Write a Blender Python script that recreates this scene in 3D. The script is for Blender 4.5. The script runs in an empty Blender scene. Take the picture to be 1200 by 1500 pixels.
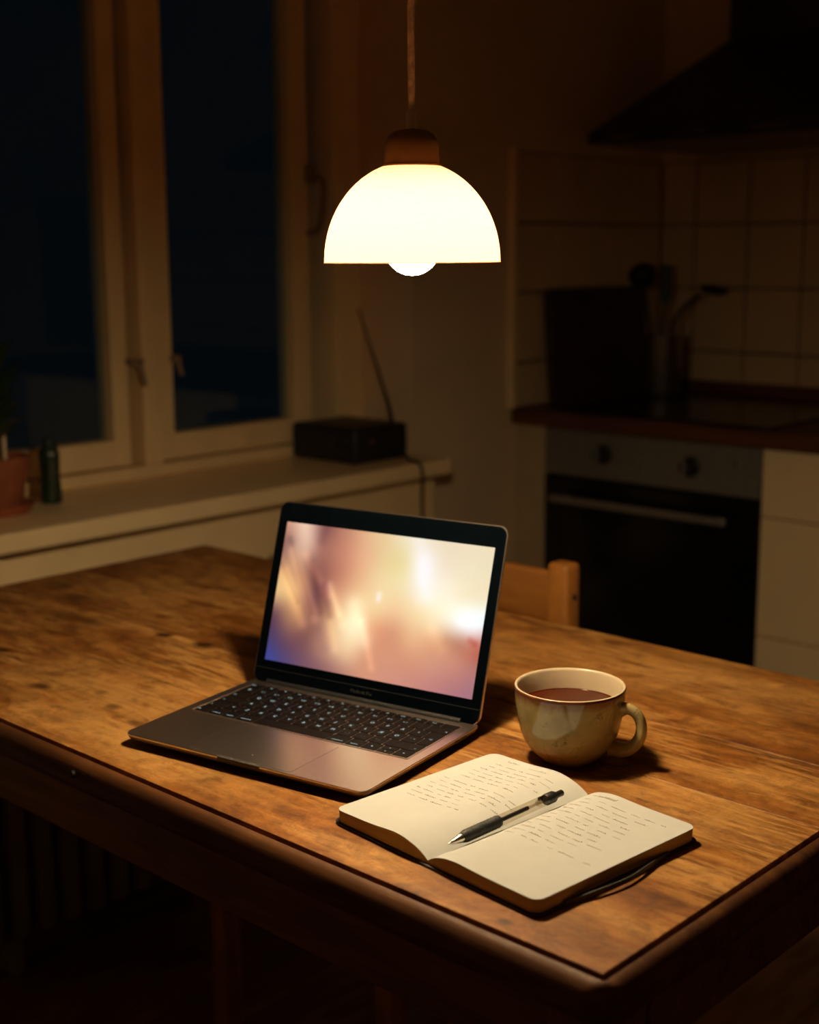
import bpy, bmesh, math, random
from mathutils import Vector, Matrix

# ------------------------------------------------------------------ scene, camera, world, exposure
scene = bpy.context.scene
COL = scene.collection
T = 0.74                                   # table height above the floor
S = lambda x: ((x/255.0 + 0.055)/1.055)**2.4 if x > 10.3 else x/255.0/12.92
def srgb(r, g, b): return (S(r), S(g), S(b), 1.0)

FPX, PITCH, ROLL, CAM_H, TY = 1991.28, 0.188808, 0.006383, 0.50111, -0.752296
def camera():
    c, s = math.cos(PITCH), math.sin(PITCH)
    eB = Vector((math.cos(TY), math.sin(TY), 0)); eA = Vector((-math.sin(TY), math.cos(TY), 0))
    toW = lambda v: Vector((v.dot(eB), v.dot(eA), v.z))
    right, down, fwd = Vector((1, 0, 0)), Vector((0, -s, -c)), Vector((0, c, -s))
    cr, sr = math.cos(ROLL), math.sin(ROLL)
    r2, d2 = right*cr + down*sr, down*cr - right*sr
    x, y, z = toW(r2), -toW(d2), -toW(fwd)
    cd = bpy.data.cameras.new('camera'); co = bpy.data.objects.new('camera', cd); COL.objects.link(co)
    m = Matrix((x, y, z)).transposed().to_4x4(); m.translation = Vector((0, 0, CAM_H + T)); co.matrix_world = m
    cd.sensor_fit = 'VERTICAL'; cd.sensor_height = 36.0; cd.sensor_width = 28.8; cd.lens = FPX*36.0/1500.0
    cd.clip_start = 0.05; cd.clip_end = 60
    cd.dof.use_dof = True; cd.dof.focus_distance = 1.26; cd.dof.aperture_fstop = 4.2
    scene.camera = co
camera()

w = bpy.data.worlds.new('night'); scene.world = w; w.use_nodes = True
bg = w.node_tree.nodes['Background']; bg.inputs[0].default_value = (0.22, 0.70, 0.95, 1); bg.inputs[1].default_value = 0.0042

vs = scene.view_settings
vs.view_transform = 'Standard'; vs.look = 'None'; vs.gamma = 1.0; vs.exposure = 0.0; vs.use_curve_mapping = False
BULB = 575.0                                # radiance of the bulb
LIGHT = (1.0, 0.745, 0.43, 1)

scene.cycles.max_bounces = 8; scene.cycles.diffuse_bounces = 5; scene.cycles.caustics_reflective = False; scene.cycles.caustics_refractive = False
random.seed(7)
# ------------------------------------------------------------------ materials
def nmat(name):
    m = bpy.data.materials.new(name); m.use_nodes = True
    return m, m.node_tree, m.node_tree.nodes['Principled BSDF']
def N(nt, typ, **kw):
    n = nt.nodes.new(typ)
    for k, v in kw.items():
        if k.startswith('i_'):
            key = k[2:]; n.inputs[int(key) if key.isdigit() else key].default_value = v
        else: setattr(n, k, v)
    return n
def ramp(nt, fac, stops):
    r = nt.nodes.new('ShaderNodeValToRGB'); e = r.color_ramp.elements
    while len(e) < len(stops): e.new(0.5)
    for el, (p, c) in zip(e, stops): el.position = p; el.color = c
    nt.links.new(fac, r.inputs[0]); return r
def mixc(nt, fac, a, b, mode='MIX'):
    m = nt.nodes.new('ShaderNodeMix'); m.data_type = 'RGBA'; m.blend_type = mode; m.clamp_factor = True
    for sock, v in ((m.inputs[0], fac), (m.inputs[6], a), (m.inputs[7], b)):
        if hasattr(v, 'is_linked'): nt.links.new(v, sock)
        else: sock.default_value = v
    return m.outputs[2]
def math_(nt, op, a, b=0.0, clamp=False):
    m = nt.nodes.new('ShaderNodeMath'); m.operation = op; m.use_clamp = clamp
    for sock, v in ((m.inputs[0], a), (m.inputs[1], b)):
        if hasattr(v, 'is_linked'): nt.links.new(v, sock)
        else: sock.default_value = v
    return m.outputs[0]
def plain(name, col, rough=0.5, metal=0.0, var=0.12, scale=14.0, bump=0.0, spec=0.5):
    m, nt, b = nmat(name)
    tc = N(nt, 'ShaderNodeTexCoord'); no = N(nt, 'ShaderNodeTexNoise', i_Scale=scale, i_Detail=4.0)
    nt.links.new(tc.outputs['Object'], no.inputs['Vector'])
    d = tuple(c*(1-var) for c in col[:3]) + (1,); l = tuple(min(1, c*(1+var)) for c in col[:3]) + (1,)
    r = ramp(nt, no.outputs['Fac'], [(0.3, d), (0.7, l)])
    nt.links.new(r.outputs[0], b.inputs['Base Color'])
    b.inputs['Roughness'].default_value = rough; b.inputs['Metallic'].default_value = metal
    b.inputs['Specular IOR Level'].default_value = spec
    if bump:
        bp = N(nt, 'ShaderNodeBump', i_Strength=bump, i_Distance=0.002)
        nt.links.new(no.outputs['Fac'], bp.inputs['Height']); nt.links.new(bp.outputs[0], b.inputs['Normal'])
    return m
def wood(name, dark, mid, light, grain=(2.2, 26, 26), rough=0.5, worn=0.0, spots=(), patches=(), streaks=0.6):
    """grain runs along local X; spots = dark knots, patches = worn pale areas, both in object coordinates"""
    m, nt, b = nmat(name)
    tc = N(nt, 'ShaderNodeTexCoord'); oi = N(nt, 'ShaderNodeObjectInfo')
    off = N(nt, 'ShaderNodeVectorMath', operation='SCALE'); off.inputs[0].default_value = (7.3, 3.1, 1.7); nt.links.new(oi.outputs['Random'], off.inputs['Scale'])
    add = N(nt, 'ShaderNodeVectorMath', operation='ADD'); nt.links.new(tc.outputs['Object'], add.inputs[0]); nt.links.new(off.outputs[0], add.inputs[1])
    def noise(sc, scale, detail=4.0, rough_=0.55, dist=0.0):
        mp = N(nt, 'ShaderNodeMapping'); mp.inputs['Scale'].default_value = sc; nt.links.new(add.outputs[0], mp.inputs['Vector'])
        n = N(nt, 'ShaderNodeTexNoise', i_Scale=scale, i_Detail=detail, i_Roughness=rough_, i_Distortion=dist); nt.links.new(mp.outputs[0], n.inputs['Vector'])
        return n.outputs['Fac']
    g1 = noise(grain, 1.0, 5.0, 0.6, 0.6)
    g2 = noise((grain[0]*2.0, grain[1]*5, grain[2]*5), 1.0, 5.0, 0.65)
    col = ramp(nt, g1, [(0.28, dark), (0.5, mid), (0.75, light)]).outputs[0]
    fine = ramp(nt, g2, [(0.32, (0.62, 0.55, 0.5, 1)), (0.6, (1.12, 1.1, 1.08, 1))]).outputs[0]
    col = mixc(nt, streaks, col, fine, 'MULTIPLY')
    if worn:
        p = noise((3.2, 5.5, 5.5), 1.0, 4.0, 0.6, 0.3)
        st = noise((15, 135, 135), 1.0, 6.0, 0.72)
        k = math_(nt, 'MULTIPLY', ramp(nt, p, [(0.43, (0, 0, 0, 1)), (0.62, (1, 1, 1, 1))]).outputs[0], ramp(nt, st, [(0.48, (0.0, 0.0, 0.0, 1)), (0.57, (1, 1, 1, 1))]).outputs[0])
        blot = noise((24, 26, 26), 1.0, 6.0, 0.72, 0.3)
        dk = ramp(nt, blot, [(0.57, (0, 0, 0, 1)), (0.70, (1, 1, 1, 1))]).outputs[0]
        total = None
        for (x, y, rx, ry, amt) in patches:
            mp = N(nt, 'ShaderNodeMapping'); mp.inputs['Location'].default_value = (-x/rx, -y/ry, 0); mp.inputs['Scale'].default_value = (1/rx, 1/ry, 0.0)
            nt.links.new(tc.outputs['Object'], mp.inputs['Vector'])
            ln = N(nt, 'ShaderNodeVectorMath', operation='LENGTH'); nt.links.new(mp.outputs[0], ln.inputs[0])
            f = math_(nt, 'MULTIPLY', math_(nt, 'SUBTRACT', 1.0, ln.outputs['Value'], True), amt)
            total = f if total is None else math_(nt, 'MAXIMUM', total, f)
        if total is not None:
            cl = math_(nt, 'MULTIPLY', total, ramp(nt, blot, [(0.38, (0.1, 0.1, 0.1, 1)), (0.60, (1, 1, 1, 1))]).outputs[0])
            cl = math_(nt, 'MULTIPLY', math_(nt, 'MULTIPLY', cl, 2.0, True), ramp(nt, st, [(0.34, (0.35, 0.35, 0.35, 1)), (0.58, (1, 1, 1, 1))]).outputs[0])
            k = math_(nt, 'MAXIMUM', k, cl)
        mot = noise((26, 34, 34), 1.0, 8.0, 0.82, 0.5)
        col = mixc(nt, 0.85, col, ramp(nt, mot, [(0.36, (0.40, 0.33, 0.28, 1)), (0.49, (0.95, 0.92, 0.90, 1)), (0.63, (1.60, 1.72, 1.85, 1))]).outputs[0], 'MULTIPLY')
        col = mixc(nt, math_(nt, 'MULTIPLY', k, worn), col, light)
        col = mixc(nt, math_(nt, 'MULTIPLY', dk, 0.75), col, dark)
        wob = noise((26, 40, 40), 1.0, 3.0)
        for (x, y, rx, ry, amt) in spots:
            mp = N(nt, 'ShaderNodeMapping'); mp.inputs['Location'].default_value = (-x/rx, -y/ry, 0); mp.inputs['Scale'].default_value = (1/rx, 1/ry, 0.0)
            nt.links.new(tc.outputs['Object'], mp.inputs['Vector'])
            ln = N(nt, 'ShaderNodeVectorMath', operation='LENGTH'); nt.links.new(mp.outputs[0], ln.inputs[0])
            f = math_(nt, 'SUBTRACT', math_(nt, 'ADD', 1.05, wob), ln.outputs['Value'], True)
            f = math_(nt, 'MULTIPLY', f, 1.15*amt, True)
            col = mixc(nt, f, col, tuple(c*0.5 for c in dark[:3]) + (1,))
    nt.links.new(col, b.inputs['Base Color'])
    rr = ramp(nt, g2, [(0.3, (rough+0.14,)*3 + (1,)), (0.7, (rough-0.06,)*3 + (1,))]); nt.links.new(rr.outputs[0], b.inputs['Roughness'])
    b.inputs['Specular IOR Level'].default_value = 0.35
    bp = N(nt, 'ShaderNodeBump', i_Strength=0.22, i_Distance=0.0012); nt.links.new(g2, bp.inputs['Height']); nt.links.new(bp.outputs[0], b.inputs['Normal'])
    return m
def emit(name, col, strength):
    m, nt, b = nmat(name)
    b.inputs['Base Color'].default_value = (0.02, 0.02, 0.02, 1)
    b.inputs['Emission Color'].default_value = col; b.inputs['Emission Strength'].default_value = strength
    return m
def glass(name, col=(1, 1, 1, 1), mixf=0.12, rough=0.05):
    """thin clear pane: mostly straight-through with a glossy film"""
    m, nt, b = nmat(name); out = nt.nodes['Material Output']
    tr = N(nt, 'ShaderNodeBsdfTransparent', i_Color=col); gl = N(nt, 'ShaderNodeBsdfGlossy', i_Roughness=rough)
    mx = N(nt, 'ShaderNodeMixShader', i_0=mixf)
    no = N(nt, 'ShaderNodeTexNoise', i_Scale=30.0); bp = N(nt, 'ShaderNodeBump', i_Strength=0.02)
    nt.links.new(no.outputs['Fac'], bp.inputs['Height']); nt.links.new(bp.outputs[0], gl.inputs['Normal'])
    nt.links.new(tr.outputs[0], mx.inputs[1]); nt.links.new(gl.outputs[0], mx.inputs[2]); nt.links.new(mx.outputs[0], out.inputs[0])
    return m

M = {}
M['wall'] = plain('wall_paint', (0.72, 0.57, 0.38), 0.75, var=0.05, scale=5, bump=0.05, spec=0.2)
M['ceiling'] = plain('ceiling_paint', (0.85, 0.80, 0.70), 0.8, var=0.04, scale=4)
M['trim'] = plain('white_gloss_paint', (0.90, 0.70, 0.40), 0.40, var=0.05, scale=9)
M['tile'] = plain('cream_tile', (0.66, 0.50, 0.30), 0.28, var=0.05, scale=6)
M['grout'] = plain('grout', (0.16, 0.12, 0.08), 0.9, var=0.15, scale=40)
M['pane'] = glass('window_glass', (0.75, 0.85, 0.9, 1), 0.05, 0.03)
M['floor'] = wood('floor_boards', (0.10, 0.042, 0.018, 1), (0.21, 0.095, 0.042, 1), (0.32, 0.155, 0.075, 1), (22, 2.2, 22), 0.45)
KNOTS = [(-1.4417, 1.0574, .012, .009, .9), (-1.3624, 1.0636, .017, .012, .9), (-1.3403, 1.1261, .013, .010, 1), (-1.372, .8261, .013, .009, .8),
         (-1.70, 1.09, .03, .018, .6), (-1.60, 1.03, .05, .012, .6), (-1.3411, .9819, .012, .009, .5), (-1.539, .8764, .010, .007, .9),
         (-1.5694, .9977, .016, .010, .5), (-.603, .7479, .006, .0045, .8), (-.9781, 1.4283, .013, .008, .5), (-1.0368, 1.4414, .012, .008, .5),
         (-1.1796, .8241, .011, .007, .6), (-1.2465, .8398, .009, .007, .6), (-1.30, .8604, .008, .006, .5), (-1.79, 1.12, .03, .015, .5)]
PATCH = [(-1.30, .87, .20, .10, 1.3), (-1.15, .80, .16, .06, 1.2), (-1.36, .84, .10, .05, 1.0), (-1.10, .78, .24, .06, .8), (-1.22, .93, .14, .05, .8), (-.60, 1.02, .12, .06, 1.0), (-.85, 1.36, .30, .11, .75),
         (-.66, .80, .18, .06, .5), (-1.43, .92, .10, .025, .7), (-.82, .95, .16, .06, .6), (-1.05, 1.30, .25, .12, .5)]
M['table'] = wood('worn_pine', (0.105, 0.034, 0.0065, 1), (0.245, 0.090, 0.0150, 1), (0.50, 0.265, 0.078, 1), (4.5, 15, 15), 0.46, worn=0.85, spots=KNOTS, patches=PATCH)
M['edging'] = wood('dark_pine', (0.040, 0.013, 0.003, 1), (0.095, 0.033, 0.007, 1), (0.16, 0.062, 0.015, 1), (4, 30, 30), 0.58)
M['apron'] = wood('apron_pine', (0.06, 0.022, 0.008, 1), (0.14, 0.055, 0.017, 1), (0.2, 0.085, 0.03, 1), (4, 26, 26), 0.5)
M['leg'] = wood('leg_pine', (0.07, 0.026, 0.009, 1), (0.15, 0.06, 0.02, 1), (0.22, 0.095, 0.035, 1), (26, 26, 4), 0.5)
M['chair'] = wood('chair_pine', (0.24, 0.085, 0.014, 1), (0.36, 0.14, 0.025, 1), (0.46, 0.2, 0.045, 1), (14, 14, 3.5), 0.42)
M['chair_rail'] = wood('chair_rail_pine', (0.2, 0.07, 0.012, 1), (0.30, 0.11, 0.02, 1), (0.38, 0.16, 0.035, 1), (3.5, 16, 16), 0.42)
M['worktop'] = wood('worktop_oak', (0.055, 0.017, 0.007, 1), (0.105, 0.034, 0.014, 1), (0.16, 0.055, 0.024, 1), (3, 24, 24), 0.4)
M['board'] = wood('dark_board', (0.02, 0.009, 0.006, 1), (0.042, 0.017, 0.010, 1), (0.065, 0.027, 0.014, 1), (20, 3, 20), 0.5)
M['cabinet'] = plain('cabinet_white', (0.90, 0.72, 0.43), 0.45, var=0.04, scale=3)
M['plinth'] = plain('plinth_grey', (0.10, 0.08, 0.06), 0.6)
M['steel'] = plain('brushed_steel', (0.20, 0.20, 0.19), 0.48, 0.45, var=0.12, scale=60)
M['crock'] = plain('polished_dark_steel', (0.55, 0.49, 0.41), 0.38, 1.0, var=0.1, scale=30)
M['filler'] = plain('filler_paint', (0.46, 0.36, 0.22), 0.7, var=0.05)
M['steel_bright'] = plain('bright_steel', (0.30, 0.285, 0.26), 0.38, 0.6, var=0.1, scale=30)
M['oven_glass'] = plain('oven_glass', (0.004, 0.005, 0.006), 0.16, 0.0, var=0.2, scale=8, spec=0.35)
M['black'] = plain('black_plastic', (0.010, 0.010, 0.011), 0.5, var=0.2, scale=20)
M['black_gloss'] = plain('black_gloss', (0.006, 0.006, 0.007), 0.2, var=0.2, scale=20)
M['hood'] = plain('hood_black', (0.010, 0.011, 0.012), 0.4, 0.0, var=0.2, scale=8)
M['brown_lens'] = plain('brown_button', (0.10, 0.05, 0.025), 0.4)
M['grey'] = plain('grey_metal', (0.28, 0.20, 0.12), 0.45, 0.1)
M['brass'] = plain('aged_brass', (0.25, 0.145, 0.038), 0.42, 0.35, var=0.2, scale=30)
M['socket'] = plain('cream_socket', (0.85, 0.70, 0.48), 0.5)
M['cord'] = plain('cloth_cord', (0.78, 0.58, 0.34), 0.8, var=0.25, scale=200)
M['bulb'] = emit('bulb_glow', LIGHT, BULB)
M['terracotta'] = plain('terracotta', (0.30, 0.085, 0.036), 0.8, var=0.2, scale=25, bump=0.2)
M['soil'] = plain('soil', (0.03, 0.018, 0.01), 0.95, var=0.4, scale=120, bump=0.6)
M['leaf'] = plain('leaf_green', (0.020, 0.050, 0.014), 0.5, var=0.4, scale=25)
M['stem'] = plain('plant_stem', (0.16, 0.10, 0.035), 0.7, var=0.3, scale=40)
M['bottle'] = plain('green_bottle_glass', (0.016, 0.034, 0.020), 0.18, var=0.35, scale=22)
M['radiator'] = plain('radiator_paint', (0.26, 0.22, 0.15), 0.5)
# laptop
M['alu'] = plain('space_grey_aluminium', (0.80, 0.69, 0.63), 0.30, 1.0, var=0.03, scale=300)
M['alu_pad'] = plain('trackpad_glass', (0.84, 0.73, 0.67), 0.30, 1.0, var=0.02, scale=200)
M['groove'] = plain('dark_groove', (0.05, 0.042, 0.036), 0.6)
M['key'] = plain('key_black', (0.006, 0.0045, 0.0045), 0.55, var=0.15, scale=200, spec=0.08)
M['legend'] = emit('key_legend', (0.62, 0.88, 0.85, 1), 0.75)
M['bezel'] = plain('bezel_glass', (0.0010, 0.0022, 0.0035), 0.12, var=0.1, spec=0.07)
M['bezel_text'] = plain('bezel_lettering', (0.035, 0.033, 0.034), 0.5)
M['rubber'] = plain('rubber_foot', (0.01, 0.01, 0.01), 0.8)
# notebook, pen, cup
M['paper'] = plain('notebook_paper', (0.57, 0.585, 0.57), 0.85, var=0.02, scale=60, spec=0.15)
M['ink'] = plain('brown_ink', (0.105, 0.065, 0.04), 0.8, spec=0.1)
M['cover'] = plain('notebook_cover', (0.014, 0.011, 0.010), 0.55, bump=0.3, scale=300)
M['clear'] = glass('clear_plastic', (0.90, 0.87, 0.80, 1), 0.13, 0.12)
M['grip'] = plain('rubber_grip', (0.012, 0.014, 0.013), 0.6)
M['tip'] = plain('pen_tip_metal', (0.75, 0.72, 0.68), 0.25, 1.0, scale=40)
M['tea'] = plain('black_tea', (0.052, 0.0072, 0.0014), 0.05, var=0.15, scale=20, spec=0.22)

def page_edge_mat():
    m, nt, b = nmat('page_edges')
    tc = N(nt, 'ShaderNodeTexCoord'); mp = N(nt, 'ShaderNodeMapping'); mp.inputs['Scale'].default_value = (6, 6, 2600)
    nt.links.new(tc.outputs['Object'], mp.inputs[0]); n = N(nt, 'ShaderNodeTexNoise', i_Scale=1.0, i_Detail=2.0); nt.links.new(mp.outputs[0], n.inputs[0])
    r = ramp(nt, n.outputs['Fac'], [(0.35, (0.32, 0.24, 0.13, 1)), (0.65, (0.50, 0.40, 0.25, 1))]); nt.links.new(r.outputs[0], b.inputs['Base Color'])
    b.inputs['Roughness'].default_value = 0.9; return m
M['page_edge'] = page_edge_mat()

def shade_mat():
    m, nt, b = nmat('opal_glass_shade'); out = nt.nodes['Material Output']
    n = N(nt, 'ShaderNodeTexNoise', i_Scale=20.0); r = ramp(nt, n.outputs['Fac'], [(0.3, (0.44, 0.42, 0.38, 1)), (0.7, (0.46, 0.44, 0.40, 1))])
    di = N(nt, 'ShaderNodeBsdfDiffuse'); nt.links.new(r.outputs[0], di.inputs[0])
    tl = N(nt, 'ShaderNodeBsdfTranslucent', i_Color=(0.082, 0.040, 0.0275, 1))
    ad = N(nt, 'ShaderNodeAddShader'); nt.links.new(di.outputs[0], ad.inputs[0]); nt.links.new(tl.outputs[0], ad.inputs[1])
    nt.links.new(ad.outputs[0], out.inputs[0]); return m
M['shade'] = shade_mat()

def cup_mat():
    m, nt, b = nmat('speckled_stoneware_glaze')
    tc = N(nt, 'ShaderNodeTexCoord'); sp = N(nt, 'ShaderNodeSeparateXYZ'); nt.links.new(tc.outputs['Object'], sp.inputs[0])
    n = N(nt, 'ShaderNodeTexNoise', i_Scale=55.0, i_Detail=5.0); nt.links.new(tc.outputs['Object'], n.inputs[0])
    n2 = N(nt, 'ShaderNodeTexNoise', i_Scale=26.0, i_Detail=6.0, i_Roughness=0.7, i_Distortion=1.2); nt.links.new(tc.outputs['Object'], n2.inputs[0])
    base = ramp(nt, n.outputs['Fac'], [(0.3, (0.29, 0.225, 0.09, 1)), (0.7, (0.42, 0.335, 0.145, 1))]).outputs[0]
    vein = ramp(nt, n2.outputs['Fac'], [(0.475, (0, 0, 0, 1)), (0.495, (1, 1, 1, 1)), (0.515, (0, 0, 0, 1))]).outputs[0]
    vm = ramp(nt, n.outputs['Fac'], [(0.48, (0, 0, 0, 1)), (0.62, (0.9, 0.9, 0.9, 1))]).outputs[0]
    base = mixc(nt, math_(nt, 'MULTIPLY', vein, vm), base, (0.09, 0.075, 0.04, 1))
    # rust band where the glaze runs thin at the rim, with runs below it
    h = math_(nt, 'ADD', sp.outputs[2], math_(nt, 'MULTIPLY', math_(nt, 'SUBTRACT', n2.outputs['Fac'], 0.5), 0.016))
    band = N(nt, 'ShaderNodeMapRange'); band.inputs[1].default_value = 0.0640; band.inputs[2].default_value = 0.0725; nt.links.new(h, band.inputs[0])
    base = mixc(nt, math_(nt, 'MULTIPLY', band.outputs[0], 0.85), base, (0.17, 0.045, 0.014, 1))
    ft = N(nt, 'ShaderNodeMapRange'); ft.inputs[1].default_value = 0.02; ft.inputs[2].default_value = 0.004; nt.links.new(h, ft.inputs[0])
    base = mixc(nt, math_(nt, 'MULTIPLY', ft.outputs[0], 0.7), base, (0.16, 0.085, 0.03, 1))
    nt.links.new(base, b.inputs['Base Color']); b.inputs['Roughness'].default_value = 0.07
    b.inputs['Specular IOR Level'].default_value = 0.6
    return m
M['cup'] = cup_mat()
M['cup_in'] = plain('cream_glaze', (0.56, 0.46, 0.32), 0.22, var=0.05, scale=30)
M['cup_rim'] = plain('rust_rim', (0.13, 0.036, 0.012), 0.25, var=0.3, scale=60)

# ------------------------------------------------------------------ mesh helpers
def bx(bm, x0, x1, y0, y1, z0, z1, bev=0.0, seg=2):
    r = bmesh.ops.create_cube(bm, size=1.0)
    vs_ = r['verts']
    for v in vs_: v.co = Vector((x0 + (v.co.x+.5)*(x1-x0), y0 + (v.co.y+.5)*(y1-y0), z0 + (v.co.z+.5)*(z1-z0)))
    if bev:
        es = {e for v in vs_ for e in v.link_edges}
        bmesh.ops.bevel(bm, geom=list(es), offset=bev, segments=seg, profile=0.5, affect='EDGES')
    return bm
def box(*a, **k): return bx(bmesh.new(), *a, **k)
def lathe(bm, prof, n=32, c=(0, 0, 0)):
    rings = []
    for r, z in prof:
        if r < 1e-6: rings.append([bm.verts.new((c[0], c[1], c[2]+z))])
        else: rings.append([bm.verts.new((c[0]+r*math.cos(2*math.pi*i/n), c[1]+r*math.sin(2*math.pi*i/n), c[2]+z)) for i in range(n)])
    for a, b in zip(rings, rings[1:]):
        for i in range(n):
            j = (i+1) % n
            if len(a) == 1 and len(b) == 1: continue
            if len(a) == 1: bm.faces.new((a[0], b[j], b[i]))
            elif len(b) == 1: bm.faces.new((a[i], a[j], b[0]))
            else: bm.faces.new((a[i], a[j], b[j], b[i]))
    return bm
def tube(bm, pts, rad, n=10, cap=True, flat=1.0):
    pts = [Vector(p) for p in pts]; rings = []; up = None
    for i, p in enumerate(pts):
        d = (pts[min(i+1, len(pts)-1)] - pts[max(i-1, 0)]).normalized()
        if up is None: up = d.orthogonal().normalized()
        up = (up - d*up.dot(d)).normalized(); sd = d.cross(up)
        r = rad[i] if isinstance(rad, (list, tuple)) else rad
        rings.append([bm.verts.new(p + up*r*math.cos(2*math.pi*k/n) + sd*r*flat*math.sin(2*math.pi*k/n)) for k in range(n)])
    for a, b in zip(rings, rings[1:]):
        for k in range(n): bm.faces.new((a[k], a[(k+1) % n], b[(k+1) % n], b[k]))
    if cap: bm.faces.new(rings[0][::-1]); bm.faces.new(rings[-1])
    return bm
def smooth_path(pts, k=6):
    P = [Vector(p) for p in pts]; out = []
    for i in range(len(P)-1):
        p0, p1, p2, p3 = P[max(i-1, 0)], P[i], P[i+1], P[min(i+2, len(P)-1)]
        for j in range(k):
            t = j/k
            out.append(0.5*((2*p1) + (p2-p0)*t + (2*p0-5*p1+4*p2-p3)*t*t + (3*p1-p0-3*p2+p3)*t**3))
    return out + [P[-1]]
def rrect(x0, x1, y0, y1, r, n=6):
    pts = []
    for cx, cy, a0 in ((x1-r, y0+r, -90), (x1-r, y1-r, 0), (x0+r, y1-r, 90), (x0+r, y0+r, 180)):
        for i in range(n+1):
            a = math.radians(a0 + 90*i/n); pts.append((cx + r*math.cos(a), cy + r*math.sin(a)))
    return pts
def prism(bm, poly, layers):
    """poly: outline list; layers: list of (z, inset) rings (inset shrinks about the outline normals)"""
    n = len(poly); rings = []
    for z, ins in layers:
        ring = []
        for i, (x, y) in enumerate(poly):
            if ins:
                a, b = Vector(poly[i-1]), Vector(poly[(i+1) % n]); t = (b-a).normalized(); nrm = Vector((-t.y, t.x)); x, y = x+nrm.x*ins, y+nrm.y*ins
            ring.append(bm.verts.new((x, y, z)))
        rings.append(ring)
    bm.faces.new(rings[0][::-1]); bm.faces.new(rings[-1])
    for a, b in zip(rings, rings[1:]):
        for i in range(n): bm.faces.new((a[i], a[(i+1) % n], b[(i+1) % n], b[i]))
    return bm
def mesh_of(name, bm, mat, smooth=None):
    bmesh.ops.recalc_face_normals(bm, faces=bm.faces[:])
    me = bpy.data.meshes.new(name); bm.to_mesh(me); bm.free()
    me.materials.append(M[mat] if isinstance(mat, str) else mat)
    if smooth is not None:
        me.polygons.foreach_set('use_smooth', [True]*len(me.polygons)); me.set_sharp_from_angle(angle=math.radians(smooth))
    return me
def link(name, me, parent=None, loc=(0, 0, 0), rot=(0, 0, 0)):
    o = bpy.data.objects.new(name, me); COL.objects.link(o); o.location = loc; o.rotation_euler = rot
    if parent is not None: o.parent = parent
    return o
def obj(name, bm, mat, parent=None, smooth=None, loc=(0, 0, 0), rot=(0, 0, 0)):
    return link(name, mesh_of(name, bm, mat, smooth), parent, loc, rot)
def tag(o, label, cat, group=None):
    o['label'] = label; o['category'] = cat
    if group: o['group'] = group
    return o
def thing(name, label, cat, loc=(0, 0, 0), rotz=0.0, group=None):
    o = bpy.data.objects.new(name, None); COL.objects.link(o); o.location = loc; o.rotation_euler = (0, 0, rotz); o.empty_display_size = 0.05
    return tag(o, label, cat, group)
def struct(o, label=None):
    o['kind'] = 'structure'
    if label: o['label'] = label
    return o
def sempty(name, label):
    o = bpy.data.objects.new(name, None); COL.objects.link(o); return struct(o, label)

# ------------------------------------------------------------------ the room
XW, YB, CEIL = -2.156, 3.345, 2.55
REV_X, WY0, WY1, WZ0, WZ1 = -2.42, 1.02, 2.317, T+0.005, T+1.52   # window opening
# floor boards
fl = sempty('floor', 'dark brown floorboards under the table')
FX0, FX1, FY0, FY1 = -2.60, 1.4, -1.2, 3.5
x = FX0; fm = {}
while x < FX1:
    me = fm.get('p')
    if me is None:
        me = mesh_of('floor_plank', box(0, 0.137, 0, FY1-FY0, -0.022, 0, bev=0.0015, seg=1), 'floor'); fm['p'] = me
    link('plank', me, fl, (x, FY0, 0)); x += 0.139
obj('subfloor', box(FX0, FX1, FY0, FY1, -0.05, -0.024), 'grout', fl)
struct(obj('ceiling', box(-2.6, 1.4, -1.2, 3.5, CEIL, CEIL+0.05), 'ceiling'), 'dim ceiling the pendant hangs from')
# left wall with the window opening, and the tiled kitchen part
bm = bmesh.new()
bx(bm, -2.60, XW, -1.2, WY0, 0, CEIL); bx(bm, -2.60, XW, WY1, YB, 0, CEIL)
bx(bm, -2.60, XW, WY0, WY1, WZ1, CEIL); bx(bm, -2.60, XW, WY0, WY1, 0, WZ0-0.035)
wl = struct(obj('wall_left', bm, 'wall'), 'cream painted wall with the window')
wb = struct(obj('wall_back', box(-2.60, 1.4, YB, 3.5, 0, CEIL), 'wall'), 'dim painted wall behind the cooker')
struct(obj('wall_right', box(1.4, 1.5, -1.2, 3.5, 0, CEIL), 'wall'), 'painted wall on the far right of the room')
struct(obj('wall_front', box(-2.6, 1.5, -1.3, -1.2, 0, CEIL), 'wall'), 'painted wall behind the viewer')
# tiles, each one a piece
ROWS = [(T+0.112, T+0.226), (T+0.226, T+0.400), (T+0.400, T+0.571), (T+0.571, T+0.742)]
obj('tile_backing', box(XW, XW+0.006, 2.682, YB, T+0.112, T+0.742), 'grout', wl)
obj('tile_backing', box(XW+0.006, 0.6, YB-0.006, YB, T+0.112, T+0.742), 'grout', wb)
def tile(par, horiz_y, a0, a1, z0, z1):
    g = 0.003
    if horiz_y: b = box(XW+0.004, XW+0.012, a0+g, a1-g, z0+g, z1-g, bev=0.002, seg=1)
    else: b = box(a0+g, a1-g, YB-0.012, YB-0.004, z0+g, z1-g, bev=0.002, seg=1)
    obj('tile', b, 'tile', par)
for z0, z1 in ROWS:
    ys = [2.682, 2.842, 3.010, 3.178, YB-0.012]
    for a, b in zip(ys, ys[1:]): tile(wl, True, a, b, z0, z1)
    xs = [XW+0.012, -2.035] + [-2.035 + 0.162*i for i in range(1, 13)]
    for a, b in zip(xs, xs[1:]): tile(wb, False, a, b, z0, z1)
obj('tile_edge_strip', box(XW, XW+0.018, 2.664, 2.682, T+0.112, T+0.748, bev=0.003), 'trim', wl)

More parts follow.
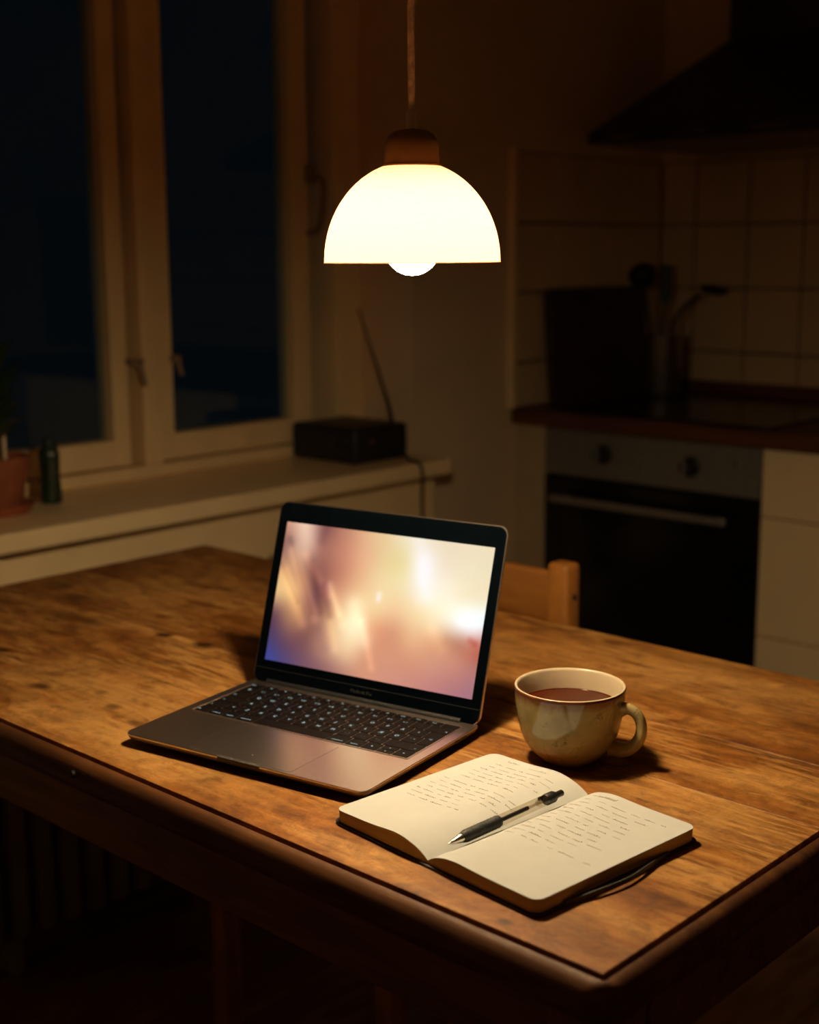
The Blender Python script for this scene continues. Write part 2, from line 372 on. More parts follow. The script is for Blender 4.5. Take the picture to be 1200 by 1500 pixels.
# window: fixed frame, centre post, two sashes with panes and fittings
win = sempty('window_1', 'white double casement window with black night panes')
bm = bmesh.new()
XF = -2.318                       # front of the fixed frame
for a, b in ((WY0, WY0+0.075), (2.222, WY1)): bx(bm, REV_X, XF, a, b, WZ0+0.035, WZ1, bev=0.004)
bx(bm, REV_X, XF-0.004, WY0+0.075, 2.222, WZ0+0.035, T+0.066, bev=0.004); bx(bm, REV_X, XF-0.004, WY0+0.075, 2.222, WZ1-0.06, WZ1, bev=0.004)
obj('window_frame', bm, 'trim', win)
obj('window_post', box(REV_X, XF, 1.676, 1.722, T+0.066, WZ1-0.06, bev=0.005), 'trim', win)
obj('frame_bead', box(XF-0.004, XF+0.010, 2.222, 2.240, T+0.045, WZ1, bev=0.004), 'trim', win)
def sash(y0, y1, st):
    z0, z1 = T+0.070, WZ1-0.064; f = -2.330; bk = -2.385
    bm = bmesh.new()
    for a, b in ((y0, y0+st[0]), (y1-st[1], y1)): bx(bm, bk, f, a, b, z0, z1, bev=0.004)
    bx(bm, bk, f, y0+st[0], y1-st[1], z0, z0+0.056, bev=0.004); bx(bm, bk, f, y0+st[0], y1-st[1], z1-0.055, z1, bev=0.004)
    s = obj('sash', bm, 'trim', win)
    obj('pane', box(-2.364, -2.360, y0+st[0]-0.005, y1-st[1]+0.005, z0+0.05, z1-0.05), 'pane', s)
    return s
s1 = sash(1.100, 1.648, (0.045, 0.040)); s2 = sash(1.726, 2.160, (0.036, 0.052))
# espagnolette handle on the right stile
bm = bmesh.new(); bx(bm, -2.330, -2.316, 2.148, 2.176, T+0.655, T+0.695, bev=0.003)
tube(bm, smooth_path([(-2.305, 2.165, T+0.675), (-2.298, 2.178, T+0.655), (-2.300, 2.176, T+0.59), (-2.300, 2.160, T+0.55), (-2.296, 2.128, T+0.545)]), 0.007, 8)
obj('handle', bm, 'grey', s2, 50)
bm = bmesh.new(); bx(bm, -2.330, -2.300, 1.640, 1.668, T+0.278, T+0.292, bev=0.003); tube(bm, [(-2.308, 1.660, T+0.285), (-2.302, 1.668, T+0.235)], 0.006, 8)
obj('latch', bm, 'grey', s1, 50)
bm = bmesh.new(); bx(bm, -2.330, -2.306, 1.752, 1.768, T+0.276, T+0.292, bev=0.003); tube(bm, [(-2.312, 1.760, T+0.284), (-2.308, 1.768, T+0.25)], 0.005, 8)
obj('latch', bm, 'grey', s2, 50)
obj('window_stay', box(-2.330, -2.314, 1.94, 1.985, T+0.085, T+0.10, bev=0.003), 'trim', s2)
# sill board and the panel below it
bm = bmesh.new(); bx(bm, REV_X, -2.022, WY0, 2.305, T+0.004, T+0.040, bev=0.006, seg=3)
obj('window_sill', bm, 'trim', win)
struct(obj('trim_1', box(XW, -2.074, WY0, 2.304, T-0.34, T-0.004, bev=0.003), 'trim'), 'white panel below the windowsill')
struct(obj('baseboard_left', box(XW, XW+0.016, 2.30, 2.70, 0, 0.09, bev=0.003), 'trim'), 'skirting board under the window wall')

# radiator: ribs seen dimly under the table
rad = thing('radiator', 'cream ribbed radiator below the windowsill, behind the table', 'radiator', (-2.03, 1.05, 0))
rib = mesh_of('rib', box(-0.042, 0.055, -0.0175, 0.0175, 0.07, 0.635, bev=0.014, seg=3), 'radiator', 50)
for i in range(17): link('rib', rib, rad, (0, 0.03 + 0.051*i, 0))
bm = bmesh.new()
for z in (0.15, 0.60): tube(bm, [(0, 0.0, z), (0, 0.88, z)], 0.014, 10)
obj('pipe', bm, 'radiator', rad, 50)
for y in (0.08, 0.80): obj('foot', box(-0.02, 0.03, y-0.012, y+0.012, 0, 0.075, bev=0.003), 'radiator', rad)

# ------------------------------------------------------------------ kitchen run
KF = 2.702                                    # front plane of the fronts
ctop = T+0.1115
wt = thing('worktop', 'dark reddish wooden worktop along the tiled wall', 'worktop', (0, 0, 0))
obj('board', box(XW+0.002, 0.05, 2.680, YB-0.014, ctop-0.038, ctop, bev=0.003), 'worktop', wt)
obj('upstand', box(XW+0.014, 0.05, YB-0.034, YB-0.014, ctop+0.0005, ctop+0.035, bev=0.002), 'worktop', wt)
struct(obj('trim_2', box(XW+0.001, -2.0615, KF, KF+0.02, 0, ctop-0.0385), 'filler'), 'filler strip between wall and oven')
# oven
ov = thing('oven', 'built-in steel oven with black glass door and two knobs', 'oven', (-2.0595, KF, 0))
obj('carcass', box(0, 0.597, 0.022, 0.56, 0.12, ctop-0.039), 'black', ov)
obj('control_panel', box(0, 0.597, 0, 0.022, T-0.045, ctop-0.042, bev=0.002), 'steel', ov)
def knob(x, z):
    k = lathe(bmesh.new(), [(0, 0.030), (0.016, 0.030), (0.0185, 0.027), (0.0195, 0.006), (0.024, 0.004), (0.024, 0)], 24)
    o = obj('knob', k, 'black', ov, 40, (x, 0, z), (math.pi/2, 0, 0))
    obj('grip_bar', box(-0.004, 0.004, -0.019, 0.019, 0.028, 0.037, bev=0.002), 'steel', o)
knob(0.177, T+0.018); knob(0.420, T+0.013)
obj('indicator', lathe(bmesh.new(), [(0, 0.003), (0.004, 0.003), (0.004, 0)], 12), 'black', ov, 40, (0.533, 0, T+0.03), (math.pi/2, 0, 0))
d = obj('door', box(0.002, 0.595, -0.004, 0.020, T-0.56, T-0.049, bev=0.003), 'oven_glass', ov)
obj('door_window', box(0.07, 0.527, -0.0052, -0.0041, T-0.47, T-0.15), 'black_gloss', d)
bm = bmesh.new(); bx(bm, 0.045, 0.535, -0.046, -0.034, T-0.108, T-0.090, bev=0.004)
for xx in (0.075, 0.505): bx(bm, xx-0.006, xx+0.006, -0.036, -0.003, T-0.104, T-0.094)
obj('door_handle', bm, 'steel_bright', d)
obj('lower_panel', box(0.002, 0.595, 0, 0.02, 0.125, T-0.564, bev=0.002), 'steel', ov)
obj('plinth', box(0, 0.597, 0.05, 0.066, 0, 0.118), 'plinth', ov)
# drawer units
def drawer_unit(x0, wd, label):
    t = thing('drawer_unit', label, 'cabinet', (x0, KF, 0), 0, 'white drawer units under the worktop')
    obj('carcass', box(0, wd, 0.022, 0.56, 0.12, ctop-0.039), 'cabinet', t)
    for a, b in ((T-0.0805, ctop-0.042), (T-0.3535, T-0.0835), (T-0.618, T-0.3565)):
        f = obj('drawer_front', box(0.0015, wd-0.0015, 0, 0.020, a, b, bev=0.002), 'cabinet', t)
    obj('plinth', box(0, wd, 0.05, 0.066, 0, 0.118), 'plinth', t)
drawer_unit(-1.4595, 0.6, 'white handleless drawer unit directly right of the oven')
drawer_unit(-0.8575, 0.6, 'white handleless drawer unit farthest from the oven')
# cooktop
hob = thing('cooktop', 'black glass cooktop set into the dark worktop above the oven', 'cooktop', (-2.04, 2.712, ctop+0.0003))
obj('glass_plate', prism(bmesh.new(), rrect(0, 0.59, 0, 0.51, 0.012), [(0, 0), (0.004, 0), (0.005, 0.0015)]), 'black_gloss', hob)
for (cx, cy, r) in ((0.16, 0.14, 0.075), (0.43, 0.14, 0.09), (0.16, 0.37, 0.09), (0.43, 0.37, 0.075)):
    bm = bmesh.new(); a = [bm.verts.new((cx+r*math.cos(k*math.pi/24), cy+r*math.sin(k*math.pi/24), 0.0053)) for k in range(48)]
    b = [bm.verts.new((cx+(r-.002)*math.cos(k*math.pi/24), cy+(r-.002)*math.sin(k*math.pi/24), 0.0053)) for k in range(48)]
    for k in range(48): bm.faces.new((a[k], a[(k+1) % 48], b[(k+1) % 48], b[k]))
    obj('heating_ring', bm, 'plinth', hob)
# range hood: thin rim, sloped pyramid and chimney
hd = thing('range_hood', 'black pyramid range hood with a square chimney above the cooktop', 'range hood', (-2.02, YB-0.001, T+0.757))
HW, HD_ = 0.70, 0.54
obj('rim', box(0, HW, -HD_, 0, 0, 0.028, bev=0.002), 'hood', hd)
bm = bmesh.new()
lo = [bm.verts.new(c) for c in ((0.004, -HD_+0.004, 0.0282), (HW-0.004, -HD_+0.004, 0.0282), (HW-0.004, 0, 0.0282), (0.004, 0, 0.0282))]
hi = [bm.verts.new(c) for c in ((0.215, -0.265, 0.245), (0.485, -0.265, 0.245), (0.485, 0, 0.245), (0.215, 0, 0.245))]
for i in range(4): bm.faces.new((lo[i], lo[(i+1) % 4], hi[(i+1) % 4], hi[i]))
bm.faces.new(lo[::-1]); bm.faces.new(hi)
obj('canopy', bm, 'hood', hd)
obj('chimney', box(0.217, 0.483, -0.263, 0, 0.2455, CEIL-T-0.757, bev=0.002), 'hood', hd)
obj('filter', box(0.06, HW-0.06, -HD_+0.06, -0.05, -0.004, -0.0005), 'grey', hd)
for x0, x1 in ((0.06, 0.14), (0.29, 0.33), (0.44, 0.54)): obj('button', box(x0, x1, -HD_-0.003, -HD_-0.0002, 0.009, 0.019, bev=0.001), 'brown_lens', hd)
# cutting board leaning on the left wall tiles
cb = thing('cutting_board', 'dark wooden cutting board leaning on the tiles beside the cooktop', 'cutting board', (XW+0.046, 2.992, ctop+0.0005))
cb.rotation_euler = (0, math.radians(-4.5), 0)
pl = rrect(-0.215, 0.215, 0.0, 0.295, 0.02)
b = prism(bmesh.new(), pl, [(0, 0.002), (0.002, 0), (0.018, 0), (0.020, 0.002)])
for v in b.verts: v.co = Vector((v.co.z, v.co.x, v.co.y))
obj('board', b, 'board', cb, 40)
obj('juice_groove_edge', box(0.0201, 0.0208, -0.17, 0.17, 0.03, 0.036), 'board', cb)
# utensil crock with ladle, spatula, spoon standing in it
CX, CY, CZ = -1.998, 3.128, ctop+0.0056
ck = thing('utensil_crock', 'dark steel utensil crock at the back of the cooktop', 'crock', (CX, CY, CZ))
obj('body', lathe(bmesh.new(), [(0, 0), (0.050, 0), (0.053, 0.004), (0.053, 0.160), (0.0545, 0.163), (0.052, 0.163), (0.050, 0.158), (0.050, 0.008), (0, 0.008)], 40), 'crock', ck, 40)
obj('base_ring', lathe(bmesh.new(), [(0.0535, 0.004), (0.055, 0.006), (0.055, 0.012), (0.0535, 0.014)], 40), 'black', ck, 40)
lad = thing('ladle', 'black ladle with round bowl, leftmost in the utensil crock', 'ladle', (CX-0.01, CY-0.012, CZ+0.012))
obj('shaft', tube(bmesh.new(), [(0.005, 0.01, 0), (-0.012, -0.008, 0.15), (-0.022, -0.032, 0.275)], [0.006, 0.006, 0.005], 8), 'black', lad, 40)
obj('bowl', lathe(bmesh.new(), [(0, -0.018), (0.018, -0.014), (0.032, 0.0), (0.037, 0.018), (0.034, 0.018), (0.028, 0.0), (0.015, -0.010), (0, -0.013)], 24), 'black', lad, 60, (-0.022, -0.040, 0.300), (0.9, 0.6, 0.0))
spt = thing('spatula', 'black narrow spatula standing upright in the utensil crock', 'spatula', (CX-0.020, CY+0.024, CZ+0.012))
obj('shaft', tube(bmesh.new(), [(0, 0, 0), (-0.004, 0.022, 0.24)], 0.006, 8), 'black', spt, 40)
bm = prism(bmesh.new(), rrect(-0.016, 0.016, 0, 0.10, 0.012), [(-0.003, 0.001), (0.003, 0)])
obj('blade', bm, 'black', spt, None, (-0.004, 0.022, 0.235), (math.pi/2-0.06, 0, 0.4))
spn = thing('cooking_spoon', 'black cooking spoon tilted to the right in the utensil crock', 'spoon', (CX+0.020, CY-0.004, CZ+0.012))
obj('shaft', tube(bmesh.new(), smooth_path([(-0.004, -0.004, 0), (0.004, 0.012, 0.155), (0.012, 0.040, 0.215), (0.044, 0.082, 0.258)], 4), 0.0055, 8), 'black', spn, 40)
bm = lathe(bmesh.new(), [(0, -0.006), (0.02, -0.004), (0.026, 0.002), (0.022, 0.002), (0.014, -0.001), (0, -0.003)], 20)
for v in bm.verts: v.co.x *= 1.5
obj('bowl', bm, 'black', spn, 60, (0.064, 0.11, 0.268), (0.5, 0.1, 0.9))

# ------------------------------------------------------------------ table
tb = thing('dining_table', 'worn honey-brown wooden table with plank top and rounded edging', 'table', (0, 0, 0))
OX0, OX1, OY0, OY1 = -1.877, -0.478, 0.709, 1.479          # outer
IX0, IX1, IY0, IY1 = -1.853, -0.5035, 0.7345, 1.455        # plank field
joints = [IY0, 0.932, 1.068, 1.205, 1.341, IY1]
for a, b in zip(joints, joints[1:]):
    obj('plank', box(IX0, IX1, a+0.0002, b-0.0002, T-0.028, T, bev=0.0004, seg=1), 'table', tb)
# edging: half-round profile swept round a rounded rectangle
prof = [(0.0, -0.030), (0.0, -0.0035), (0.001, -0.0024), (0.0060, -0.0030), (0.0110, -0.0055), (0.0155, -0.0100), (0.0188, -0.0160), (0.0205, -0.0225), (0.0195, -0.0285), (0.0160, -0.0322), (0.011, -0.0335), (0.004, -0.0335)]
gx, gw = 0.0032, 0.0150
prof = [(u*gw/0.0205, z) for u, z in prof]
ring0 = rrect(IX0-gx, IX1+gx, IY0-gx, IY1+gx, 0.0015, 10)
ring1 = rrect(IX0-gx-gw, IX1+gx+gw, IY0-gx-gw, IY1+gx+gw, 0.030, 10)
bm = bmesh.new(); rings = []
for (u, z) in prof:
    t = u/gw; rings.append([bm.verts.new((a[0]*(1-t)+c[0]*t, a[1]*(1-t)+c[1]*t, T+z)) for a, c in zip(ring0, ring1)])
n = len(ring0)
for k in range(len(rings)):
    a, c = rings[k], rings[(k+1) % len(rings)]
    for i in range(n): bm.faces.new((a[i], a[(i+1) % n], c[(i+1) % n], c[i]))
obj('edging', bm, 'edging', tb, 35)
obj('groove_bed', box(IX0-0.004, IX1+0.004, IY0-0.004, IY1+0.004, T-0.033, T-0.0285), 'apron', tb)
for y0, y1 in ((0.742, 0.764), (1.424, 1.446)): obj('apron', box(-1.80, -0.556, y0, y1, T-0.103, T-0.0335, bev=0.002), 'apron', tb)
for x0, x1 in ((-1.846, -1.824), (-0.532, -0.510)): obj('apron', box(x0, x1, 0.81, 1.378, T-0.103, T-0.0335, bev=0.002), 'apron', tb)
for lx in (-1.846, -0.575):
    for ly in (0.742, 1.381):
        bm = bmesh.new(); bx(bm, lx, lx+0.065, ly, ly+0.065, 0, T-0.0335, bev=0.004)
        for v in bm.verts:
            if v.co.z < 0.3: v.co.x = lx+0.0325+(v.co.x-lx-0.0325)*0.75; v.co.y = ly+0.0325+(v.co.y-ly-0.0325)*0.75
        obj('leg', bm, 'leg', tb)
obj('nail_head', lathe(bmesh.new(), [(0, 0.003), (0.003, 0.0025), (0.0045, 0)], 12), 'black', tb, 50, (-1.132, 0.7115, T-0.012), (math.radians(75), 0, 0))

# ------------------------------------------------------------------ chair behind the table
ch = thing('dining_chair', 'orange pine chair pushed in behind the table, by the oven', 'chair', (-1.4, 1.6, 0))
for sx in (-0.224, 0.184):
    bm = bmesh.new(); bx(bm, sx, sx+0.040, 0.0, 0.036, 0, T+0.041, bev=0.008, seg=3)
    p_ = obj('rear_post', bm, 'chair', ch, 40)
    if sx > 0: obj('screw_plug', lathe(bmesh.new(), [(0, 0.001), (0.0045, 0.0008), (0.005, 0)], 12), 'black', p_, 50, (0.2245, 0.018, T-0.010), (0, math.pi/2, 0))
for z0, z1 in ((T-0.055, T+0.024), (T-0.17, T-0.10)):
    obj('back_rail', box(-0.186, 0.186, 0.008, 0.028, z0, z1, bev=0.006, seg=3), 'chair_rail', ch, 40)
obj('seat', box(-0.21, 0.21, -0.37, 0.0, 0.425, 0.447, bev=0.006, seg=3), 'chair_rail', ch, 40)
for sx in (-0.20, 0.165): obj('front_leg', box(sx, sx+0.035, -0.36, -0.325, 0, 0.4245, bev=0.004), 'chair', ch)
for sx in (-0.195, 0.175): obj('stretcher', box(sx, sx+0.02, -0.325, 0.0, 0.20, 0.23, bev=0.003), 'chair_rail', ch)
for y in (-0.352, 0.008): obj('seat_rail', box(-0.17, 0.17, y, y+0.02, 0.37, 0.4245, bev=0.002), 'chair_rail', ch)

# ------------------------------------------------------------------ laptop
LW, LD, DZ = 0.3041, 0.2184, 0.0135
lap = thing('laptop', 'open grey aluminium laptop with a glowing peach wallpaper on screen', 'laptop', (-1.1358, 0.7757, T), 0.1801)
outl = rrect(0, LW, 0, LD, 0.012, 8)
M['alu_case'] = plain('shaded_grey_aluminium', (0.26, 0.215, 0.19), 0.45, 1.0, var=0.03, scale=300)  # deck aluminium darkened for the lower case: shade on the sides in its colour
base = obj('base', prism(bmesh.new(), outl, [(DZ-0.0016, 0.0001), (DZ-0.0005, 0), (DZ, 0.0005)]), 'alu', lap, 40)
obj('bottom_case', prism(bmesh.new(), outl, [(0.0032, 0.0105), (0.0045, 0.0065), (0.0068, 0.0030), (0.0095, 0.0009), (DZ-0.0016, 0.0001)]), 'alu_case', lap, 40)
for fx in (0.03, LW-0.03):
    for fy in (0.025, LD-0.03):
        obj('foot', lathe(bmesh.new(), [(0, 0.0001), (0.006, 0.0001), (0.007, 0.0034), (0, 0.0034)], 16), 'rubber', base, 50, (fx, fy, 0))
obj('opening_notch', prism(bmesh.new(), rrect(0.127, 0.182, -0.0003, 0.0045, 0.002, 3), [(DZ-0.0032, 0), (DZ+0.00012, 0)]), 'groove', base)
obj('trackpad_groove', prism(bmesh.new(), rrect(0.0845, 0.2155, 0.0042, 0.0862, 0.004), [(DZ-0.001, 0), (DZ+0.00006, 0)]), 'groove', base)
obj('trackpad', prism(bmesh.new(), rrect(0.0849, 0.2151, 0.0046, 0.0858, 0.0037), [(DZ-0.001, 0), (DZ+0.00012, 0)]), 'alu_pad', base)
for yy in (0.182, 0.168): obj('port', prism(bmesh.new(), rrect(yy-0.0045, yy+0.0045, -0.0014, 0.0014, 0.0013, 4), [(0, 0), (0.0003, 0)]), 'groove', base, None, (LW-0.0001, 0, 0.0098), (math.pi/2, 0, math.pi/2))
KX0, KX1, KY0, KY1 = 0.0135, 0.2906, 0.0935, 0.1990
bm = bmesh.new(); e = 0.0013
bx(bm, KX0-e, KX0-0.0004, KY0-e, KY1+e, DZ, DZ+0.0006); bx(bm, KX1+0.0004, KX1+e, KY0-e, KY1+e, DZ, DZ+0.0006)
bx(bm, KX0-0.0004, KX1+0.0004, KY1+0.0004, KY1+e, DZ, DZ+0.0006); bx(bm, KX0-0.0004, KX1+0.0004, KY0-e, KY0-0.0004, DZ, DZ+0.0006)
obj('keyboard_rim', bm, 'alu', base)
U = (KX1-KX0)/14.5; RH = (KY1-KY0)/5.55; gap = 0.0013
rows = [  # (row bottom, height, [(width, text)...])
 (0.0, 1.0, [(1, 'fn'), (1, 'control'), (1, 'option'), (1.25, 'command'), (5, ''), (1.25, 'command'), (1, 'option'), (1, '<'), ('v', ''), (1, '>')]),
 (1.0, 1.0, [(1.25, 'shift'), (1, '<')] + [(1, c) for c in 'ZXCVBNM'] + [(1, ',  ;'), (1, '.  :'), (1, '-  _'), (2.25, 'shift')]),
 (2.0, 1.0, [(1.75, 'caps')] + [(1, c) for c in 'ASDFGHJKL\u00c6\u00d8'] + [(1, "'  *"), ('e', '')]),
 (3.0, 1.0, [(1.5, 'tab')] + [(1, c) for c in 'QWERTYUIOP\u00c5'] + [(1, '^')]),
 (4.0, 1.0, [(1, '$')] + [(1, c) for c in ('1 !', '2 "', '3 #', '4 \u20ac', '5 %', '6 &', '7 /', '8 (', '9 )', '0 =', '+ ?', '\u00b4 `')] + [(1.5, 'delete')]),
 (5.0, 0.55, [(14.5/14, t) for t in ['esc'] + ['F%d' % i for i in range(1, 13)] + ['']]),
]
keymesh, txtmesh = {}, {}
def keycap(wd, hd):
    k = (round(wd, 5), round(hd, 5))
    if k not in keymesh:
        keymesh[k] = mesh_of('key', prism(bmesh.new(), rrect(-wd/2, wd/2, -hd/2, hd/2, 0.0011, 2), [(0, 0), (0.0004, 0), (0.0006, 0.0002)]), 'key')
    return keymesh[k]
def text_mesh(s, size, mat='legend'):
    k = (s, size)
    if k not in txtmesh:
        cu = bpy.data.curves.new('legend', 'FONT'); cu.body = s; cu.size = size; cu.align_x = 'CENTER'; cu.align_y = 'CENTER'; cu.resolution_u = 2
        to = bpy.data.objects.new('legend_tmp', cu); COL.objects.link(to)
        dg = bpy.context.evaluated_depsgraph_get(); me = bpy.data.meshes.new_from_object(to.evaluated_get(dg))
        bpy.data.objects.remove(to); me.materials.clear(); me.materials.append(M[mat]); txtmesh[k] = me
    return txtmesh[k]
def add_key(cx, cy, wd, hd, txt, row):
    o = link('key', keycap(wd, hd), lap, (cx, cy, DZ))
    if txt in ('<', '>') and row == 0:
        bm = bmesh.new(); sg = -1 if txt == '<' else 1
        bm.faces.new([bm.verts.new(c) for c in ((sg*0.0014, 0, 0.00068), (-sg*0.0010, 0.0013, 0.00068), (-sg*0.0010, -0.0013, 0.00068))]); obj('legend', bm, 'legend', o)
    elif txt:
        big = len(txt) == 1
        size = 0.0062 if big else (0.0046 if len(txt) <= 4 and row not in (0, 5) else (0.0030 if row != 5 else 0.0036))
        if row == 0 and txt != 'fn': link('legend', text_mesh(txt, 0.0034), o, (0, -hd*0.22, 0.00068))
        elif txt in ('shift', 'caps', 'tab', 'delete', 'fn', 'esc'):
            right = cx > (KX0+KX1)/2
            link('legend', text_mesh({'shift': '\u00bb', 'caps': 'o', 'tab': '>|', 'delete': 'x', 'fn': 'fn', 'esc': 'esc'}[txt], 0.0045), o, ((wd*0.36 if right else -wd*0.30), -hd*0.15 if row != 5 else 0, 0.00068))
        else: link('legend', text_mesh(txt, size), o, (0, 0, 0.00068))
for r, hh, keys in rows:
    cx = KX0
    y0 = KY0 + r*RH; kh = hh*RH
    for wd, txt in keys:
        if wd == 'v':
            for up in (0, 1):
                o = link('key', keycap(U-gap, kh/2-gap*0.7), lap, (cx+U/2, y0+kh*(0.25+0.5*up), DZ))
                bm = bmesh.new(); sg = 1 if up else -1
                bm.faces.new([bm.verts.new(c) for c in ((0, sg*0.0010, 0.00068), (-0.0012, -sg*0.0007, 0.00068), (0.0012, -sg*0.0007, 0.00068))]); obj('legend', bm, 'legend', o)
            cx += U; continue
        if wd == 'e':
            g = gap/2; xl, xr = cx+g, KX1-g; xl2 = KX1-1.0*U+g
            poly = [(xl, y0+g), (xr, y0+g), (xr, y0+2*RH-g), (xl2, y0+2*RH-g), (xl2, y0+RH+g), (xl2, y0+RH-g*0.2), (xl, y0+RH-g)]
            poly = [(xl, y0+g), (xr, y0+g), (xr, y0+2*RH-g), (xl2, y0+2*RH-g), (xl2, y0+RH-g), (xl, y0+RH-g)]
            if xl > xl2: poly = [(xl, y0+g), (xr, y0+g), (xr, y0+2*RH-g), (xl2, y0+2*RH-g), (xl2, y0+RH+g), (xl, y0+RH+g)]
            o = obj('key', prism(bmesh.new(), [(px-cx, py-y0) for px, py in poly], [(0, 0), (0.0006, 0)]), 'key', lap, None, (cx, y0, DZ))
            link('legend', text_mesh('<|', 0.0045), o, (0.007, 0.018, 0.00068)); continue
        w_ = wd*U
        add_key(cx+w_/2, y0+kh/2, w_-gap, kh-gap, txt, int(r)); cx += w_
# lid: its own frame at the hinge
TH = 0.3055; LH = 0.2125
lid = bpy.data.objects.new('lid', None); COL.objects.link(lid); lid.parent = lap; lid.location = (0, LD-0.0065, DZ-0.001); lid.rotation_euler = (math.pi/2-TH, 0, 0)
# lid local: x across, y up along lid, z towards the viewer
obj('lid_shell', prism(bmesh.new(), rrect(0.0003, LW-0.0003, 0, LH, 0.011, 8), [(-0.0046, 0.0025), (-0.0040, 0.0006), (-0.003, 0), (-0.0002, 0), (0, 0.0002)]), 'alu', lid, 40)
obj('bezel', prism(bmesh.new(), rrect(0.0014, LW-0.0014, 0.0005, LH-0.0013, 0.0100, 8), [(-0.0005, 0), (0.0004, 0)]), 'bezel', lid)
obj('bezel_seam', box(0.002, LW-0.002, 0.0168, 0.0172, 0.0003, 0.00046), 'bezel_text', lid)
link('bezel_lettering', text_mesh('MacBook Pro', 0.0052, 'bezel_text'), lid, (LW/2, 0.0108, 0.00052))
obj('hinge', tube(bmesh.new(), [(0.022, 0.001, -0.0005), (LW-0.022, 0.001, -0.0005)], 0.0042, 14), 'black', lid, 50)

GRID = [
 [(205,150,125),(222,180,155),(150,100,92),(190,130,106),(225,175,135),(235,203,155),(240,225,190),(240,225,195),(238,220,190),(240,222,190),(238,222,185)],
 [(150,105,95),(208,165,142),(168,112,98),(198,132,108),(230,172,134),(235,203,150),(238,220,165),(250,240,228),(245,228,202),(243,228,195),(240,225,190)],
 [(200,150,110),(186,136,108),(148,94,84),(194,128,104),(232,178,135),(243,213,160),(245,224,175),(250,238,215),(255,244,220),(250,235,200),(245,230,195)],
 [(232,192,132),(212,162,114),(138,88,84),(212,155,118),(245,203,153),(248,213,160),(245,204,155),(250,223,175),(255,240,205),(250,250,240),(245,250,250)],
 [(112,74,84),(176,126,94),(146,96,84),(222,172,128),(253,228,182),(235,170,127),(220,155,120),(236,184,138),(228,170,130),(216,160,132),(195,112,92)],
 [(76,62,104),(114,76,88),(136,90,88),(206,154,122),(240,200,156),(220,155,120),(215,150,120),(215,150,120),(210,148,124),(200,135,120),(180,120,115)],
 [(60,70,152),(84,70,116),(118,82,100),(146,100,102),(186,130,114),(213,148,120),(210,145,125),(205,140,125),(195,130,125),(180,120,125),(165,115,130)]]
STREAK = [  # (u0,v0,u1,v1,half width,end softness, colour add)
 (0.05, 0.2, 0.22, 0.66, 0.024, (43, 32, 20)), (0.03, 0.36, 0.16, 0.7, 0.03, (40, 31, 16)), (0.12, 0.22, 0.27, 0.48, 0.021, (25, 17, 12)),
 (0.03, 0.12, 0.2, 0.62, 0.015, (-25, -21, -16)), (0, 0.3, 0.12, 0.56, 0.012, (-19, -16, -11)), (0.155, 0.26, 0.245, 0.6, 0.021, (-22, -19, -14)),
 (0.27, 0.42, 0.36, 0.66, 0.026, (16, 16, 12)), (0.40, 0.52, 0.47, 0.74, 0.045, (14, 30, 32)), (0.265, 0.40, 0.335, 0.60, 0.014, (20, 22, 18)), (0.24, 0.42, 0.29, 0.62, 0.020, (-28, -26, -16)), (0.30, 0.66, 0.34, 0.84, 0.022, (14, 14, 10)), (0.235, 0.66, 0.29, 0.84, 0.03, (-16, -14, -4)), (0.45, 0.62, 0.53, 0.92, 0.018, (19, 17, 12)),
 (0.1, 0, 0.13, 0.12, 0.0525, (16, 19, 19)), (0.2, 0.01, 0.19, 0.1, 0.027, (-16, -16, -12)), (0.512, 0.42, 0.512, 0.45, 0.014, (8, 20, 55)),
 (0.66, 0.02, 0.72, 0.38, 0.045, (6, 10, 24)), (0.92, 0.52, 0.96, 0.56, 0.045, (11, 19, 25)), (0.86, 0.66, 0.9, 0.66, 0.045, (-21, -25, -22)), (0.955, 0.625, 0.975, 0.64, 0.015, (-12, -37, -35)),
 (0.78, 0.6, 0.84, 0.7, 0.033, (14, 16, 11))]
def cr(p0, p1, p2, p3, t): return 0.5*(2*p1+(p2-p0)*t+(2*p0-5*p1+4*p2-p3)*t*t+(3*p1-p0-3*p2+p3)*t**3)
def wallpaper(u, v):
    gx_, gy_ = u*10, v*6
    i, j = min(int(gx_), 9), min(int(gy_), 5); fx, fy = gx_-i, gy_-j
    ix = [max(0, min(10, i+q)) for q in (-1, 0, 1, 2)]; jy = [max(0, min(6, j+q)) for q in (-1, 0, 1, 2)]
    c = [cr(*[cr(*[GRID[b][a][k] for a in ix], fx) for b in jy], fy) for k in range(3)]
    for (u0, v0, u1, v1, hw, add) in STREAK:
        px, py = (u-u0)*1.6, v-v0; dx, dy = (u1-u0)*1.6, v1-v0; L2 = dx*dx+dy*dy
        t = max(0, min(1, (px*dx+py*dy)/L2)); q = ((px-t*dx)**2+(py-t*dy)**2)/(hw*1.6)**2
        if q < 9:
            f = math.exp(-q)
            for k in range(3): c[k] += add[k]*f
    return tuple(S(max(0, min(255, x_))) for x_ in c)
NU, NV = 150, 94
dx0, dx1, dy0, dy1 = 0.0135, LW-0.0128, 0.0265, 0.1885
vs_, fs_, cs_ = [], [], []
for j in range(NV+1):
    for i in range(NU+1):
        u, v = i/NU, j/NV; vs_.append((dx0+(dx1-dx0)*u, dy1-(dy1-dy0)*v, 0.0006)); cs_.append(wallpaper(u, v))
for j in range(NV):
    for i in range(NU):
        a = j*(NU+1)+i; fs_.append((a, a+NU+1, a+NU+2, a+1))
me = bpy.data.meshes.new('display'); me.from_pydata(vs_, [], fs_)
at = me.color_attributes.new('picture', 'FLOAT_COLOR', 'POINT')
at.data.foreach_set('color', [q for c in cs_ for q in (*c, 1.0)])
